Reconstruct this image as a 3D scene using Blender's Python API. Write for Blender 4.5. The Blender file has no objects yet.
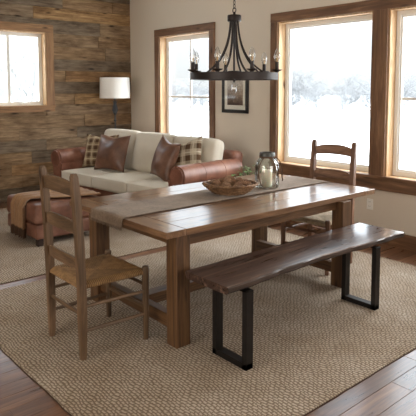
import bpy, bmesh, math, random
from mathutils import Vector, Matrix, noise
random.seed(7)
PI = math.pi
scn = bpy.context.scene
COL = scn.collection

# ------------------------------------------------------------------ camera
CAM_H = 1.62
PITCH = math.radians(5.0)
YAW = math.radians(40.841)
F = Vector((-math.cos(YAW) * math.cos(PITCH), math.sin(YAW) * math.cos(PITCH), -math.sin(PITCH)))
cam_data = bpy.data.cameras.new('camera')
cam = bpy.data.objects.new('camera', cam_data)
COL.objects.link(cam)
cam.location = (0, 0, CAM_H)
cam.rotation_euler = F.to_track_quat('-Z', 'Y').to_euler()
cam_data.sensor_width = 36
cam_data.lens = 36 * 548.55 / 416
cam_data.shift_y = -(208 - 136.99) / 416
cam_data.clip_end = 400
scn.camera = cam

# ------------------------------------------------------------------ world, sun, area lights, exposure
world = bpy.data.worlds.new('overcast_sky'); scn.world = world
world.use_nodes = True
bg = world.node_tree.nodes['Background']
bg.inputs[1].default_value = 1.0
# overcast sky: pale at the horizon, about four times brighter overhead
_t = world.node_tree
_tc = _t.nodes.new('ShaderNodeTexCoord'); _sp = _t.nodes.new('ShaderNodeSeparateXYZ'); _rp = _t.nodes.new('ShaderNodeValToRGB')
_t.links.new(_tc.outputs['Generated'], _sp.inputs[0]); _t.links.new(_sp.outputs[2], _rp.inputs[0])
_e = _rp.color_ramp.elements
_e[0].position = 0.0; _e[0].color = (0.515, 0.53, 0.535, 1)
_e[1].position = 1.0; _e[1].color = (3.2, 3.5, 3.8, 1)
for _p, _c in ((0.13, (0.66, 0.69, 0.71, 1)), (0.26, (2.0, 2.2, 2.4, 1))):
    _n = _e.new(_p); _n.color = _c
_t.links.new(_rp.outputs[0], bg.inputs[0])

def light(name, kind, loc, direction, energy, color, **kw):
    d = bpy.data.lights.new(name, kind); d.energy = energy; d.color = color
    for k, v in kw.items(): setattr(d, k, v)
    o = bpy.data.objects.new(name, d); COL.objects.link(o)
    o.location = loc; o.rotation_euler = Vector(direction).to_track_quat('-Z', 'Y').to_euler()
    return o
light('overcast_sun', 'SUN', (0, 9, 6), (-0.25, -0.80, -0.60), 4.4, (1, 0.975, 0.94), angle=math.radians(70))
# added fill area lights imitating windows that the south and east walls lack
light('south_fill', 'AREA', (-2.6, -2.8, 1.6), (-0.25, 1, -0.08), 56, (1, 0.95, 0.88), shape='RECTANGLE', size=3.2, size_y=2.0)
light('east_fill', 'AREA', (2.3, 2.9, 1.6), (-1, 0.05, -0.10), 44, (1, 0.97, 0.93), shape='RECTANGLE', size=2.6, size_y=1.8)
scn.view_settings.view_transform = 'Standard'
scn.view_settings.look = 'None'
scn.view_settings.exposure = 0.95
scn.view_settings.gamma = 1.0
scn.view_settings.use_curve_mapping = False

# ------------------------------------------------------------------ materials
def s2l(c):
    return tuple(((x / 255) / 12.92 if x / 255 <= 0.04045 else ((x / 255 + 0.055) / 1.055) ** 2.4) for x in c) + (1,)

class NT:
    def __init__(s, name):
        s.m = bpy.data.materials.new(name); s.m.use_nodes = True
        s.t = s.m.node_tree; s.n = s.t.nodes; s.l = s.t.links
        s.b = s.n['Principled BSDF']; s.out = s.n['Material Output']
    def node(s, typ, **kw):
        n = s.n.new(typ)
        for k, v in kw.items():
            if k.startswith('i_'): n.inputs[k[2:].replace('_', ' ')].default_value = v
            else: setattr(n, k, v)
        return n
    def link(s, a, b): s.l.new(a, b)
    def coords(s, scale=(1, 1, 1), kind='Object', rand=True, tint=False):
        tc = s.node('ShaderNodeTexCoord')
        v = tc.outputs[kind]
        if rand:
            oi = s.node('ShaderNodeObjectInfo')
            mul = s.node('ShaderNodeMath', operation='MULTIPLY'); mul.inputs[1].default_value = 37.0
            s.link(oi.outputs['Random'], mul.inputs[0])
            add = s.node('ShaderNodeVectorMath', operation='ADD')
            s.link(v, add.inputs[0]); s.link(mul.outputs[0], add.inputs[1]); v = add.outputs[0]
        if tint:
            at = s.node('ShaderNodeAttribute', attribute_name='tint')
            mul = s.node('ShaderNodeMath', operation='MULTIPLY'); mul.inputs[1].default_value = 91.0
            s.link(at.outputs['Fac'], mul.inputs[0])
            add = s.node('ShaderNodeVectorMath', operation='ADD')
            s.link(v, add.inputs[0]); s.link(mul.outputs[0], add.inputs[1]); v = add.outputs[0]
        mp = s.node('ShaderNodeMapping'); mp.inputs['Scale'].default_value = scale
        s.link(v, mp.inputs['Vector'])
        return mp.outputs[0]
    def noise(s, vec, scale=5, detail=6, rough=0.6, dist=0.0):
        n = s.node('ShaderNodeTexNoise'); n.inputs['Scale'].default_value = scale
        n.inputs['Detail'].default_value = detail; n.inputs['Roughness'].default_value = rough
        n.inputs['Distortion'].default_value = dist
        s.link(vec, n.inputs['Vector']); return n.outputs['Fac']
    def ramp(s, fac, stops):
        r = s.node('ShaderNodeValToRGB'); e = r.color_ramp.elements
        while len(e) < len(stops): e.new(0.5)
        for el, (p, c) in zip(e, stops): el.position = p; el.color = s2l(c) if len(c) == 3 else c
        s.link(fac, r.inputs[0]); return r.outputs[0]
    def mix(s, a, b, fac, blend='MIX'):
        m = s.node('ShaderNodeMix', data_type='RGBA', blend_type=blend)
        for sock, v in ((m.inputs[6], a), (m.inputs[7], b), (m.inputs[0], fac)):
            if isinstance(v, (int, float, tuple)): sock.default_value = v
            else: s.link(v, sock)
        return m.outputs[2]
    def math(s, op, a, b=0.0):
        m = s.node('ShaderNodeMath', operation=op)
        for sock, v in ((m.inputs[0], a), (m.inputs[1], b)):
            if isinstance(v, (int, float)): sock.default_value = v
            else: s.link(v, sock)
        return m.outputs[0]
    def bump(s, h, strength=0.3, dist=0.01):
        b = s.node('ShaderNodeBump'); b.inputs['Strength'].default_value = strength
        b.inputs['Distance'].default_value = dist
        s.link(h, b.inputs['Height']); s.link(b.outputs[0], s.b.inputs['Normal'])
    def set(s, color=None, rough=None, metal=None, spec=None):
        if color is not None:
            if isinstance(color, tuple): s.b.inputs['Base Color'].default_value = s2l(color) if len(color) == 3 else color
            else: s.link(color, s.b.inputs['Base Color'])
        if rough is not None:
            if isinstance(rough, (int, float)): s.b.inputs['Roughness'].default_value = rough
            else: s.link(rough, s.b.inputs['Roughness'])
        if metal is not None: s.b.inputs['Metallic'].default_value = metal
        if spec is not None: s.b.inputs['Specular IOR Level'].default_value = spec
        return s.m

def wood(name, stops, axis='Y', rough=0.45, bump=0.25, knots=True, tint=False, tintcols=None, fine=1.0, spec=0.5, swirl=1.2, coat=0.0, blotch=0.0):
    w = NT(name)
    sc = {'X': (1.1, 14, 14), 'Y': (14, 1.1, 14), 'Z': (14, 14, 1.1)}[axis]
    v = w.coords(sc, tint=tint)
    g = w.noise(v, 1.0 * fine, 8, 0.62, swirl)
    c = w.ramp(g, stops)
    sf = {'X': (5, 160, 160), 'Y': (160, 5, 160), 'Z': (160, 160, 5)}[axis]
    v2 = w.coords(sf, tint=tint)
    f = w.noise(v2, 1.0, 3, 0.6)
    fc = w.ramp(f, [(0.32, (148, 140, 134)), (0.60, (255, 255, 255))])
    c = w.mix(c, fc, 0.55, 'MULTIPLY')
    if tintcols:
        at = w.node('ShaderNodeAttribute', attribute_name='tint')
        tcx = w.ramp(at.outputs['Fac'], tintcols)
        c = w.mix(c, tcx, 1.0, 'MULTIPLY')
    if blotch:
        bl = w.noise(w.coords((2.2, 2.2, 6), tint=tint), 1.3, 5, 0.65)
        c = w.mix(c, w.ramp(bl, [(0.34, (150, 138, 126)), (0.58, (255, 255, 255))]), blotch, 'MULTIPLY')
    if knots:
        kv = w.coords({'X': (2.2, 7, 7), 'Y': (7, 2.2, 7), 'Z': (7, 7, 2.2)}[axis], tint=tint)
        vo = w.node('ShaderNodeTexVoronoi'); vo.inputs['Scale'].default_value = 1.0
        w.link(kv, vo.inputs['Vector'])
        d = w.noise(kv, 3, 2, 0.5)
        dd = w.math('ADD', vo.outputs['Distance'], w.math('MULTIPLY', d, 0.10))
        k = w.ramp(dd, [(0.10, (70, 52, 42)), (0.20, (255, 255, 255))])
        c = w.mix(c, k, 0.85, 'MULTIPLY')
    w.bump(w.math('ADD', g, w.math('MULTIPLY', f, 0.5)), bump, 0.004)
    rr = w.math('ADD', w.math('MULTIPLY', g, 0.25), rough - 0.12)
    if coat: w.b.inputs['Coat Weight'].default_value = coat; w.b.inputs['Coat Roughness'].default_value = 0.16
    return w.set(c, rr, spec=spec)

M = {}
# setting
TABLE_ST = [(0.25, (62, 38, 24)), (0.45, (106, 70, 46)), (0.60, (134, 94, 64)), (0.78, (160, 120, 86))]
for ax in 'XYZ':
    M['table' + ax] = wood('oak_table_' + ax, [(0.25, (52, 34, 21)), (0.45, (90, 62, 38)), (0.62, (118, 85, 54)), (0.8, (140, 105, 72))], ax, 0.42)
    M['trim' + ax] = wood('window_trim_' + ax, [(0.25, (84, 60, 43)), (0.48, (124, 90, 64)), (0.62, (148, 112, 82)), (0.8, (168, 132, 100))], ax, 0.5, 0.15)
    M['chair' + ax] = wood('old_pine_' + ax, [(0.25, (66, 50, 36)), (0.48, (104, 80, 56)), (0.62, (128, 100, 74)), (0.8, (150, 122, 94))], ax, 0.5, 0.25)
    M['dchair' + ax] = wood('dark_pine_' + ax, [(0.25, (78, 54, 41)), (0.48, (118, 86, 66)), (0.62, (146, 110, 86)), (0.8, (166, 130, 106))], ax, 0.5, 0.25)
M['tabletop'] = wood('oak_tabletop_boards', [(0.25, (84, 57, 39)), (0.45, (124, 90, 63)), (0.60, (150, 115, 84)), (0.8, (172, 140, 108))], 'Y', 0.34, 0.14, coat=0.8,
                     tint=True, tintcols=[(0, (215, 205, 200)), (0.5, (240, 235, 230)), (1, (255, 255, 255))])
M['tabletopX'] = wood('oak_breadboard', [(0.25, (84, 57, 39)), (0.45, (124, 90, 63)), (0.60, (150, 115, 84)), (0.8, (172, 140, 108))], 'X', 0.34, 0.14, coat=0.8)
M['bench'] = wood('walnut_slab', [(0.28, (32, 21, 18)), (0.45, (60, 42, 36)), (0.56, (88, 65, 55)), (0.70, (140, 114, 98))], 'Y', 0.30, 0.08, knots=False, swirl=3.5, fine=.7, coat=1.0)
M['bark'] = wood('walnut_bark_edge', [(0.3, (30, 20, 16)), (0.6, (76, 58, 46)), (0.8, (112, 92, 76))], 'Y', 0.8, 0.8, knots=False)
M['floor'] = wood('stained_floorboards', [(0.25, (80, 54, 40)), (0.45, (120, 84, 60)), (0.6, (146, 106, 78)), (0.8, (168, 130, 98))], 'Y', 0.30, 0.10, knots=False, coat=0.5,
                  tint=True, tintcols=[(0, (200, 190, 186)), (1, (255, 250, 246))])
M['wallwood'] = wood('reclaimed_boards', [(0.25, (124, 108, 90)), (0.42, (166, 150, 130)), (0.58, (188, 174, 154)), (0.8, (208, 196, 178))], 'Y', 0.75, 0.35, tint=True, spec=0.2, blotch=0.7, fine=1.8, swirl=0.5,
                     tintcols=[(0.0, (176, 166, 156)), (0.22, (196, 190, 184)), (0.45, (224, 202, 176)), (0.62, (214, 206, 196)), (0.8, (238, 206, 170)), (1.0, (255, 226, 184))])

def plaster():
    w = NT('cream_plaster'); v = w.coords((1, 1, 1), rand=False)
    w.bump(w.noise(v, 180, 4, 0.6), 0.12, 0.002)
    return w.set((223, 212, 196), 0.85)
M['plaster'] = plaster()
M['ceiling'] = NT('ceiling_white').set((225, 216, 200), 0.9)
M['vinyl'] = NT('window_vinyl').set((238, 236, 230), 0.4)
M['white_plastic'] = NT('outlet_plastic').set((244, 242, 236), 0.35)
M['dark'] = NT('slot_dark').set((30, 28, 26), 0.6)

def glass(name, tint=(1, 1, 1, 1), gl=0.06, fres=0.7):
    w = NT(name); w.n.remove(w.b)
    tr = w.node('ShaderNodeBsdfTransparent'); tr.inputs[0].default_value = tint
    g = w.node('ShaderNodeBsdfGlossy'); g.inputs['Roughness'].default_value = 0.03
    lw = w.node('ShaderNodeLayerWeight'); lw.inputs[0].default_value = 0.25
    m = w.node('ShaderNodeMath', operation='MULTIPLY_ADD'); m.inputs[1].default_value = fres; m.inputs[2].default_value = gl
    w.link(lw.outputs['Fresnel'], m.inputs[0])
    mx = w.node('ShaderNodeMixShader'); w.link(m.outputs[0], mx.inputs[0]); w.link(tr.outputs[0], mx.inputs[1]); w.link(g.outputs[0], mx.inputs[2])
    w.link(mx.outputs[0], w.out.inputs[0]); return w.m
M['pane'] = glass('window_glass', (0.99, 1, 1, 1), 0.0, 0.12)
M['jar'] = glass('jar_glass', (0.965, 0.975, 0.965, 1), 0.07)
M['bulb'] = glass('bulb_glass', (0.97, 0.97, 0.96, 1), 0.16)

def rug():
    w = NT('woven_jute'); v = w.coords((1, 1, 1), rand=False)
    wob = w.noise(v, 9, 3, 0.6)
    add = w.node('ShaderNodeVectorMath', operation='MULTIPLY_ADD')
    cmb = w.node('ShaderNodeCombineXYZ'); w.link(wob, cmb.inputs[0]); w.link(wob, cmb.inputs[1])
    w.link(cmb.outputs[0], add.inputs[0]); add.inputs[1].default_value = (0.05, 0.05, 0); w.link(v, add.inputs[2])
    br = w.node('ShaderNodeTexBrick'); br.offset = 0.5
    for k, x in (('Scale', 1.0), ('Mortar Size', 0.008), ('Mortar Smooth', 1.0), ('Brick Width', 0.034), ('Row Height', 0.020)): br.inputs[k].default_value = x
    br.inputs['Color1'].default_value = (1, 1, 1, 1); br.inputs['Color2'].default_value = (0.72, 0.72, 0.72, 1); br.inputs['Mortar'].default_value = (0.0, 0.0, 0.0, 1)
    w.link(add.outputs[0], br.inputs['Vector'])
    n = w.noise(v, 60, 4, 0.7); n2 = w.noise(v, 2.2, 4, 0.6)
    h = w.math('ADD', br.outputs['Color'], w.math('MULTIPLY', n, 0.5))
    c = w.ramp(h, [(0.15, (124, 110, 96)), (0.60, (164, 149, 133)), (1.0, (202, 189, 174))])
    c = w.mix(c, w.ramp(n2, [(0.3, (225, 218, 208)), (0.7, (255, 255, 255))]), 1.0, 'MULTIPLY')
    w.bump(h, 0.6, 0.007)
    return w.set(c, 0.95, spec=0.1)
M['rug'] = rug()
M['rug_edge_dark'] = NT('rug_edge_dark').set((70, 50, 38), 0.9)  # dark brown sheet that shows just past the edge of the weave

def fabric(name, c1, c2, sc=300, bump=0.25, rough=0.9):
    w = NT(name); v = w.coords()
    n = w.noise(v, sc, 3, 0.6); n2 = w.noise(v, 8, 3, 0.5)
    c = w.mix(c2, c1, w.math('ADD', w.math('MULTIPLY', n, 0.6), w.math('MULTIPLY', n2, 0.4)))
    w.bump(n, bump, 0.002); m = w.set(c, rough, spec=0.2)
    w.b.inputs['Sheen Weight'].default_value = 0.15
    return m
def C(*c): return s2l(c)
M['cream'] = fabric('cream_linen', C(226, 219, 205), C(198, 189, 172))
M['shade'] = fabric('lampshade_linen', C(250, 249, 244), C(238, 236, 230))
M['runner'] = fabric('taupe_burlap', C(172, 150, 128), C(58, 42, 32), 60, 1.0)
M['throw'] = fabric('camel_knit', C(170, 134, 100), C(112, 82, 58), 90, 1.0)
M['fringe'] = fabric('dark_fringe', C(92, 66, 46), C(58, 40, 28), 90, 1.0)

def leather(name, a, b, c, rough=0.36):
    w = NT(name); v = w.coords()
    n = w.noise(v, 5, 5, 0.6); n2 = w.noise(v, 90, 3, 0.6)
    col = w.ramp(n, [(0.28, a), (0.52, b), (0.75, c)])
    w.bump(w.math('ADD', w.math('MULTIPLY', n, 0.8), w.math('MULTIPLY', n2, 0.25)), 0.35, 0.01)
    return w.set(col, w.math('ADD', w.math('MULTIPLY', n, 0.2), rough))
M['leather'] = leather('cognac_leather', (94, 58, 44), (130, 85, 67), (156, 112, 92))
M['ottoman'] = leather('russet_leather', (82, 52, 40), (114, 76, 60), (140, 100, 82), 0.34)
M['leather2'] = leather('pillow_leather', (80, 54, 40), (112, 78, 60), (140, 106, 84), 0.30)

def plaid(name, base, dark, light, s=0.075):
    w = NT(name)
    tc = w.node('ShaderNodeTexCoord'); sep = w.node('ShaderNodeSeparateXYZ'); w.link(tc.outputs['Object'], sep.inputs[0])
    cols = []
    for ax in (0, 2):
        t = w.math('DIVIDE', w.math('ADD', sep.outputs[ax], 5.0), s)
        fr = w.math('FRACT', t)
        band = w.math('LESS_THAN', fr, 0.46)
        t2 = w.math('FRACT', w.math('ADD', t, 0.22)); thin = w.math('LESS_THAN', w.math('ABSOLUTE', w.math('SUBTRACT', t2, 0.93)), 0.05)
        cols.append((band, thin))
    f = w.math('MULTIPLY', w.math('ADD', cols[0][0], cols[1][0]), 0.5)
    c = w.mix(s2l(light), s2l(dark), f)
    c = w.mix(c, s2l(base), w.math('MULTIPLY', w.math('MAXIMUM', cols[0][1], cols[1][1]), 0.75))
    n = w.noise(w.coords(), 260, 3, 0.6); w.bump(n, 0.4, 0.003)
    c = w.mix(c, w.ramp(n, [(0.3, (200, 200, 200)), (0.7, (255, 255, 255))]), 1.0, 'MULTIPLY')
    return w.set(c, 0.95, spec=0.15)
M['plaid1'] = plaid('brown_plaid', (216, 200, 168), (92, 68, 50), (172, 148, 118), 0.105)
M['plaid2'] = plaid('cream_plaid', (230, 220, 198), (104, 80, 60), (216, 202, 178), 0.145)

def rush(name, light_c, dark_c):
    w = NT(name); tc = w.node('ShaderNodeTexCoord'); sep = w.node('ShaderNodeSeparateXYZ'); w.link(tc.outputs['Object'], sep.inputs[0])
    ax = w.math('ABSOLUTE', sep.outputs[0]); ay = w.math('ABSOLUTE', sep.outputs[1])
    side = w.math('GREATER_THAN', ax, ay)
    n = w.noise(w.coords((8, 8, 8), rand=False), 3, 3, 0.6)
    wob = w.math('MULTIPLY', n, 0.006)
    sx = w.math('SINE', w.math('MULTIPLY', w.math('ADD', sep.outputs[0], wob), 520.0))
    sy = w.math('SINE', w.math('MULTIPLY', w.math('ADD', sep.outputs[1], wob), 520.0))
    m = w.node('ShaderNodeMix', data_type='FLOAT'); w.link(side, m.inputs[0]); w.link(sx, m.inputs[2]); w.link(sy, m.inputs[3])
    h = w.math('ADD', w.math('MULTIPLY', m.outputs[0], 0.35), n)
    c = w.ramp(h, [(0.15, dark_c), (0.85, light_c)])
    c = w.mix(c, w.mix((1, 1, 1, 1), (0.74, 0.74, 0.72, 1), side), 1.0, 'MULTIPLY')
    w.bump(h, 0.7, 0.004); return w.set(c, 0.65, spec=0.3)
M['rush'] = rush('golden_rush', (180, 142, 96), (104, 76, 48))
M['rush2'] = rush('rush_with_sheen', (216, 196, 164), (150, 124, 92))  # lighter copy of the rush, a whitish reflection put into the colour

def metal(name, c, rough=0.5, met=0.6):
    w = NT(name); n = w.noise(w.coords(), 30, 4, 0.6); w.bump(n, 0.15, 0.003)
    return w.set(c, rough, met)
M['iron'] = metal('blackened_iron', (38, 34, 32), 0.45, 0.5)
M['bronze'] = metal('dark_bronze', (46, 38, 36), 0.45, 0.4)
M['lamp_iron'] = metal('grey_iron', (66, 70, 74), 0.5, 0.5)
M['zinc'] = metal('jar_lid_metal', (92, 94, 92), 0.45, 0.8)
M['brass'] = metal('filament_brass', (190, 150, 90), 0.4, 0.8)
M['wax'] = NT('cream_wax').set((236, 230, 206), 0.5)
M['wax'].node_tree.nodes['Principled BSDF'].inputs['Subsurface Weight'].default_value = 0.3
M['wick'] = NT('wick').set((40, 34, 30), 0.9)
M['twine'] = fabric('brown_twine', C(112, 84, 64), C(72, 52, 40), 200, 0.6)
M['wicker'] = wood('dark_wicker', [(0.25, (84, 60, 40)), (0.5, (138, 104, 74)), (0.75, (188, 152, 116))], 'Z', 0.55, 0.5, knots=False)
M['cone'] = wood('pine_cone_scales', [(0.25, (130, 100, 78)), (0.5, (180, 144, 116)), (0.75, (222, 194, 166))], 'Z', 0.6, 0.6, knots=False)
M['leaf'] = fabric('green_leaf', C(96, 138, 62), C(50, 92, 40), 40, 0.3, 0.5)
M['stem'] = NT('green_stem').set((78, 92, 50), 0.7)
M['pot'] = fabric('clay_pot', C(150, 96, 70), C(120, 74, 54), 60, 0.3)
M['soil'] = NT('potting_soil').set((50, 38, 30), 0.95)
M['black_frame'] = NT('black_frame').set((30, 28, 28), 0.4)
M['mat'] = NT('picture_mat').set((238, 232, 220), 0.8)
M['foot'] = NT('dark_wood_foot').set((44, 28, 22), 0.4)

def snow():
    w = NT('snow'); n = w.noise(w.coords((0.2, 0.2, 0.2), rand=False), 1, 5, 0.6); w.bump(n, 0.4, 0.2)
    return w.set((246, 248, 250), 0.8)
M['snow'] = snow()
M['frost'] = fabric('frosted_twigs', C(150, 150, 150), C(126, 126, 126), 3, 0.0)  # frost grey, its paleness also stands in for distant haze
M['trunk'] = fabric('snowy_bark', C(168, 167, 165), C(128, 126, 124), 6, 0.2)  # bark grey kept pale, with haze put into the colour

def picture():
    w = NT('sepia_print'); tc = w.node('ShaderNodeTexCoord'); sep = w.node('ShaderNodeSeparateXYZ'); w.link(tc.outputs['Object'], sep.inputs[0])
    v = w.coords((1, 1, 1), rand=False); n = w.noise(v, 14, 6, 0.7, 0.6); n2 = w.noise(v, 50, 4, 0.7)
    zz = w.math('ADD', w.math('MULTIPLY', sep.outputs[2], 2.4), w.math('MULTIPLY', n, 0.7))
    c = w.ramp(zz, [(0.05, (96, 76, 66)), (0.26, (150, 128, 112)), (0.42, (180, 160, 144)), (0.62, (216, 206, 196))])
    c = w.mix(c, w.ramp(n2, [(0.35, (120, 104, 96)), (0.6, (255, 255, 255))]), 0.6, 'MULTIPLY')
    return w.set(c, 0.5)
M['print'] = picture()

# ------------------------------------------------------------------ mesh helpers
def new_bm(): return bmesh.new()
def obj(name, bm, m, parent=None, smooth=None, loc=None, normals=True):
    me = bpy.data.meshes.new(name)
    if normals: bmesh.ops.recalc_face_normals(bm, faces=bm.faces)
    bm.to_mesh(me); bm.free()
    for mm in (m if isinstance(m, (list, tuple)) else [m]): me.materials.append(M[mm] if isinstance(mm, str) else mm)
    o = bpy.data.objects.new(name, me); COL.objects.link(o)
    if parent is not None: o.parent = parent
    if loc is not None: o.location = loc
    if smooth:
        for p in me.polygons: p.use_smooth = True
        if smooth != True: me.set_sharp_from_angle(angle=math.radians(smooth))
    return o
def tag(o, label, cat, group=None, kind=None):
    if label: o['label'] = label
    if cat: o['category'] = cat
    if group: o['group'] = group
    if kind: o['kind'] = kind
    return o
def thing(name, label, cat, loc=(0, 0, 0), rotz=0.0, group=None, kind=None):
    o = bpy.data.objects.new(name, None); COL.objects.link(o); o.empty_display_size = 0.1
    o.location = loc; o.rotation_euler = (0, 0, rotz)
    return tag(o, label, cat, group, kind)
def struct(name, bm, m, **k):
    o = obj(name, bm, m, **k); o['kind'] = 'structure'; return o

def box(bm, a, b, bevel=0.0, seg=2, mat=None):
    a, b = Vector([min(x, y) for x, y in zip(a, b)]), Vector([max(x, y) for x, y in zip(a, b)])
    r = bmesh.ops.create_cube(bm, size=1.0)
    vs = r['verts']; c = (a + b) / 2; s = b - a
    for v in vs: v.co = Vector((v.co.x * s.x, v.co.y * s.y, v.co.z * s.z)) + c
    if mat: bmesh.ops.transform(bm, matrix=mat, verts=vs)
    if bevel > 0:
        es = list({e for v in vs for e in v.link_edges})
        bmesh.ops.bevel(bm, geom=es, offset=bevel, segments=seg, affect='EDGES', profile=0.5)
    return vs
def bar(bm, p, q, w, d, bevel=0.0, up=(0, 0, 1), w2=None, d2=None):
    p, q = Vector(p), Vector(q); ax = (q - p).normalized(); up = Vector(up)
    if abs(ax.dot(up)) > 0.98: up = Vector((0, 1, 0))
    x = up.cross(ax).normalized(); y = ax.cross(x).normalized()
    w2 = w2 or w; d2 = d2 or d
    ring = []
    for pt, ww, dd in ((p, w, d), (q, w2, d2)):
        ring.append([bm.verts.new(pt + x * sx * ww / 2 + y * sy * dd / 2) for sx, sy in ((-1, -1), (1, -1), (1, 1), (-1, 1))])
    fs = [bm.faces.new(ring[0][::-1]), bm.faces.new(ring[1])]
    for i in range(4): fs.append(bm.faces.new([ring[0][i], ring[0][(i + 1) % 4], ring[1][(i + 1) % 4], ring[1][i]]))
    if bevel > 0:
        es = list({e for f in fs for e in f.edges})
        bmesh.ops.bevel(bm, geom=es, offset=bevel, segments=2, affect='EDGES')
def tube(bm, pts, rad, n=8, cap=True, closed=False):
    pts = [Vector(p) for p in pts]; N = len(pts)
    if not isinstance(rad, (list, tuple)): rad = [rad] * N
    t0 = (pts[1] - pts[0]).normalized()
    nrm = t0.orthogonal().normalized(); rings = []
    for i, p in enumerate(pts):
        if closed: t = (pts[(i + 1) % N] - pts[i - 1]).normalized()
        else: t = (pts[min(i + 1, N - 1)] - pts[max(i - 1, 0)]).normalized()
        nrm = (nrm - t * nrm.dot(t)).normalized(); b = t.cross(nrm)
        rings.append([bm.verts.new(p + (nrm * math.cos(2 * PI * k / n) + b * math.sin(2 * PI * k / n)) * rad[i]) for k in range(n)])
    for i in range(N if closed else N - 1):
        A, B = rings[i], rings[(i + 1) % N]
        for k in range(n): bm.faces.new([A[k], A[(k + 1) % n], B[(k + 1) % n], B[k]])
    if cap and not closed: bm.faces.new(rings[0][::-1]); bm.faces.new(rings[-1])
def lathe(bm, prof, n=32, c=(0, 0, 0), sx=1.0, sy=1.0):
    c = Vector(c); rings = []
    for r, z in prof:
        if r < 1e-6: rings.append([bm.verts.new(c + Vector((0, 0, z)))])
        else: rings.append([bm.verts.new(c + Vector((r * sx * math.cos(2 * PI * k / n), r * sy * math.sin(2 * PI * k / n), z))) for k in range(n)])
    for A, B in zip(rings, rings[1:]):
        for k in range(n):
            k2 = (k + 1) % n
            if len(A) == 1 and len(B) == 1: continue
            if len(A) == 1: bm.faces.new([A[0], B[k], B[k2]])
            elif len(B) == 1: bm.faces.new([A[k], A[k2], B[0]])
            else: bm.faces.new([A[k], A[k2], B[k2], B[k]])
def prism(bm, poly, y0, y1, plane='XZ', bevel=0.0, seg=2):
    def P(u, v, w): return {'XZ': (u, w, v), 'XY': (u, v, w), 'YZ': (w, u, v)}[plane]
    A = [bm.verts.new(P(u, v, y0)) for u, v in poly]; B = [bm.verts.new(P(u, v, y1)) for u, v in poly]
    f1 = bm.faces.new(A); f2 = bm.faces.new(B[::-1]); n = len(poly)
    for i in range(n): bm.faces.new([A[i], B[i], B[(i + 1) % n], A[(i + 1) % n]])
    if bevel > 0:
        bmesh.ops.bevel(bm, geom=list(f1.edges) + list(f2.edges), offset=bevel, segments=seg, affect='EDGES')
def samples(H, r, n=9):
    a = [-H, -H + r * 0.15, -H + r * 0.45, -H + r]
    if H - r > 0.001: mid = [-(H - r) + 2 * (H - r) * i / n for i in range(1, n)]
    else: mid = []
    return a + mid + [-x for x in a[::-1]]
def rbox(bm, c, dim, r, crown=(0, 0, 0), fn=None, n=9):
    """rounded upholstered box"""
    c = Vector(c); H = Vector(dim) / 2; new = []
    S = [samples(H[i], min(r, H[i] * 0.98), n) for i in range(3)]
    for ax in range(3):
        u, v = (ax + 1) % 3, (ax + 2) % 3
        for sgn in (-1, 1):
            grid = []
            for a in S[u]:
                row = []
                for b in S[v]:
                    p = Vector((0, 0, 0)); p[ax] = sgn * H[ax]; p[u] = a; p[v] = b
                    q = Vector([max(-(H[i] - r), min(H[i] - r, p[i])) if H[i] > r else 0 for i in range(3)])
                    d = p - q
                    if d.length > 1e-9: p = q + d.normalized() * min(r, d.length + 9)
                    nu = [p[i] / H[i] for i in range(3)]
                    for i in range(3):
                        j, k = (i + 1) % 3, (i + 2) % 3
                        p[i] += crown[i] * (1 if nu[i] > 0 else -1) * max(0, 1 - nu[j] ** 2) * max(0, 1 - nu[k] ** 2) * abs(nu[i])
                    if fn: p = fn(p)
                    row.append(bm.verts.new(p + c))
                grid.append(row); new += row
            for i in range(len(grid) - 1):
                for j in range(len(grid[0]) - 1):
                    bm.faces.new([grid[i][j], grid[i + 1][j], grid[i + 1][j + 1], grid[i][j + 1]])
    bmesh.ops.remove_doubles(bm, verts=new, dist=1e-5)
def pillow_bm(w, h, t, seed=0, n=22):
    """square cushion standing in the XZ plane, base at z=0, pointed corners and a dented top"""
    bm = new_bm(); rows = {}
    for side in (1, -1):
        g = []
        for i in range(n + 1):
            row = []
            for j in range(n + 1):
                u = -1 + 2 * i / n; v = -1 + 2 * j / n
                pin = 1 - 0.10 * (1 - v * v) * abs(u) ** 3; pin2 = 1 - 0.10 * (1 - u * u) * abs(v) ** 3
                x = u * w / 2 * pin; z = v * h / 2 * pin2
                if v > 0: z -= 0.05 * h * math.exp(-(u * 2.2) ** 2) * v
                th = t / 2 * (max(0, 1 - abs(u) ** 2.4) ** 0.62) * (max(0, 1 - abs(v) ** 2.4) ** 0.62)
                th *= 1 + 0.14 * noise.noise(Vector((u * 2 + seed, v * 2, seed * 3.1)))
                y = side * th
                row.append(bm.verts.new((x, y, z + h / 2)))
            g.append(row)
        for i in range(n):
            for j in range(n): bm.faces.new([g[i][j], g[i + 1][j], g[i + 1][j + 1], g[i][j + 1]])
    bmesh.ops.remove_doubles(bm, verts=bm.verts, dist=1e-5)
    return bm
def tint_boxes(boxes, bevel=0.0):
    """many boards in one mesh, each with its own tint value"""
    bm = new_bm(); lay = bm.faces.layers.float.new('tint_f')
    for a, b, t in boxes:
        before = set(bm.faces)
        box(bm, a, b, bevel, 1)
        for f in bm.faces:
            if f not in before: f[lay] = t
    return bm
def tinted(name, boxes, m, bevel=0.0, **k):
    bm = tint_boxes(boxes, bevel)
    bmesh.ops.recalc_face_normals(bm, faces=bm.faces)
    lay = bm.faces.layers.float['tint_f']; vals = [f[lay] for f in bm.faces]
    o = obj(name, bm, m, normals=False, **k)
    at = o.data.attributes.new('tint', 'FLOAT', 'FACE')
    at.data.foreach_set('value', vals)
    return o
def bez(p0, p1, p2, p3, n=12):
    p0, p1, p2, p3 = map(Vector, (p0, p1, p2, p3)); out = []
    for i in range(n + 1):
        t = i / n; out.append(p0 * (1 - t) ** 3 + p1 * 3 * t * (1 - t) ** 2 + p2 * 3 * t * t * (1 - t) + p3 * t ** 3)
    return out
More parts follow.
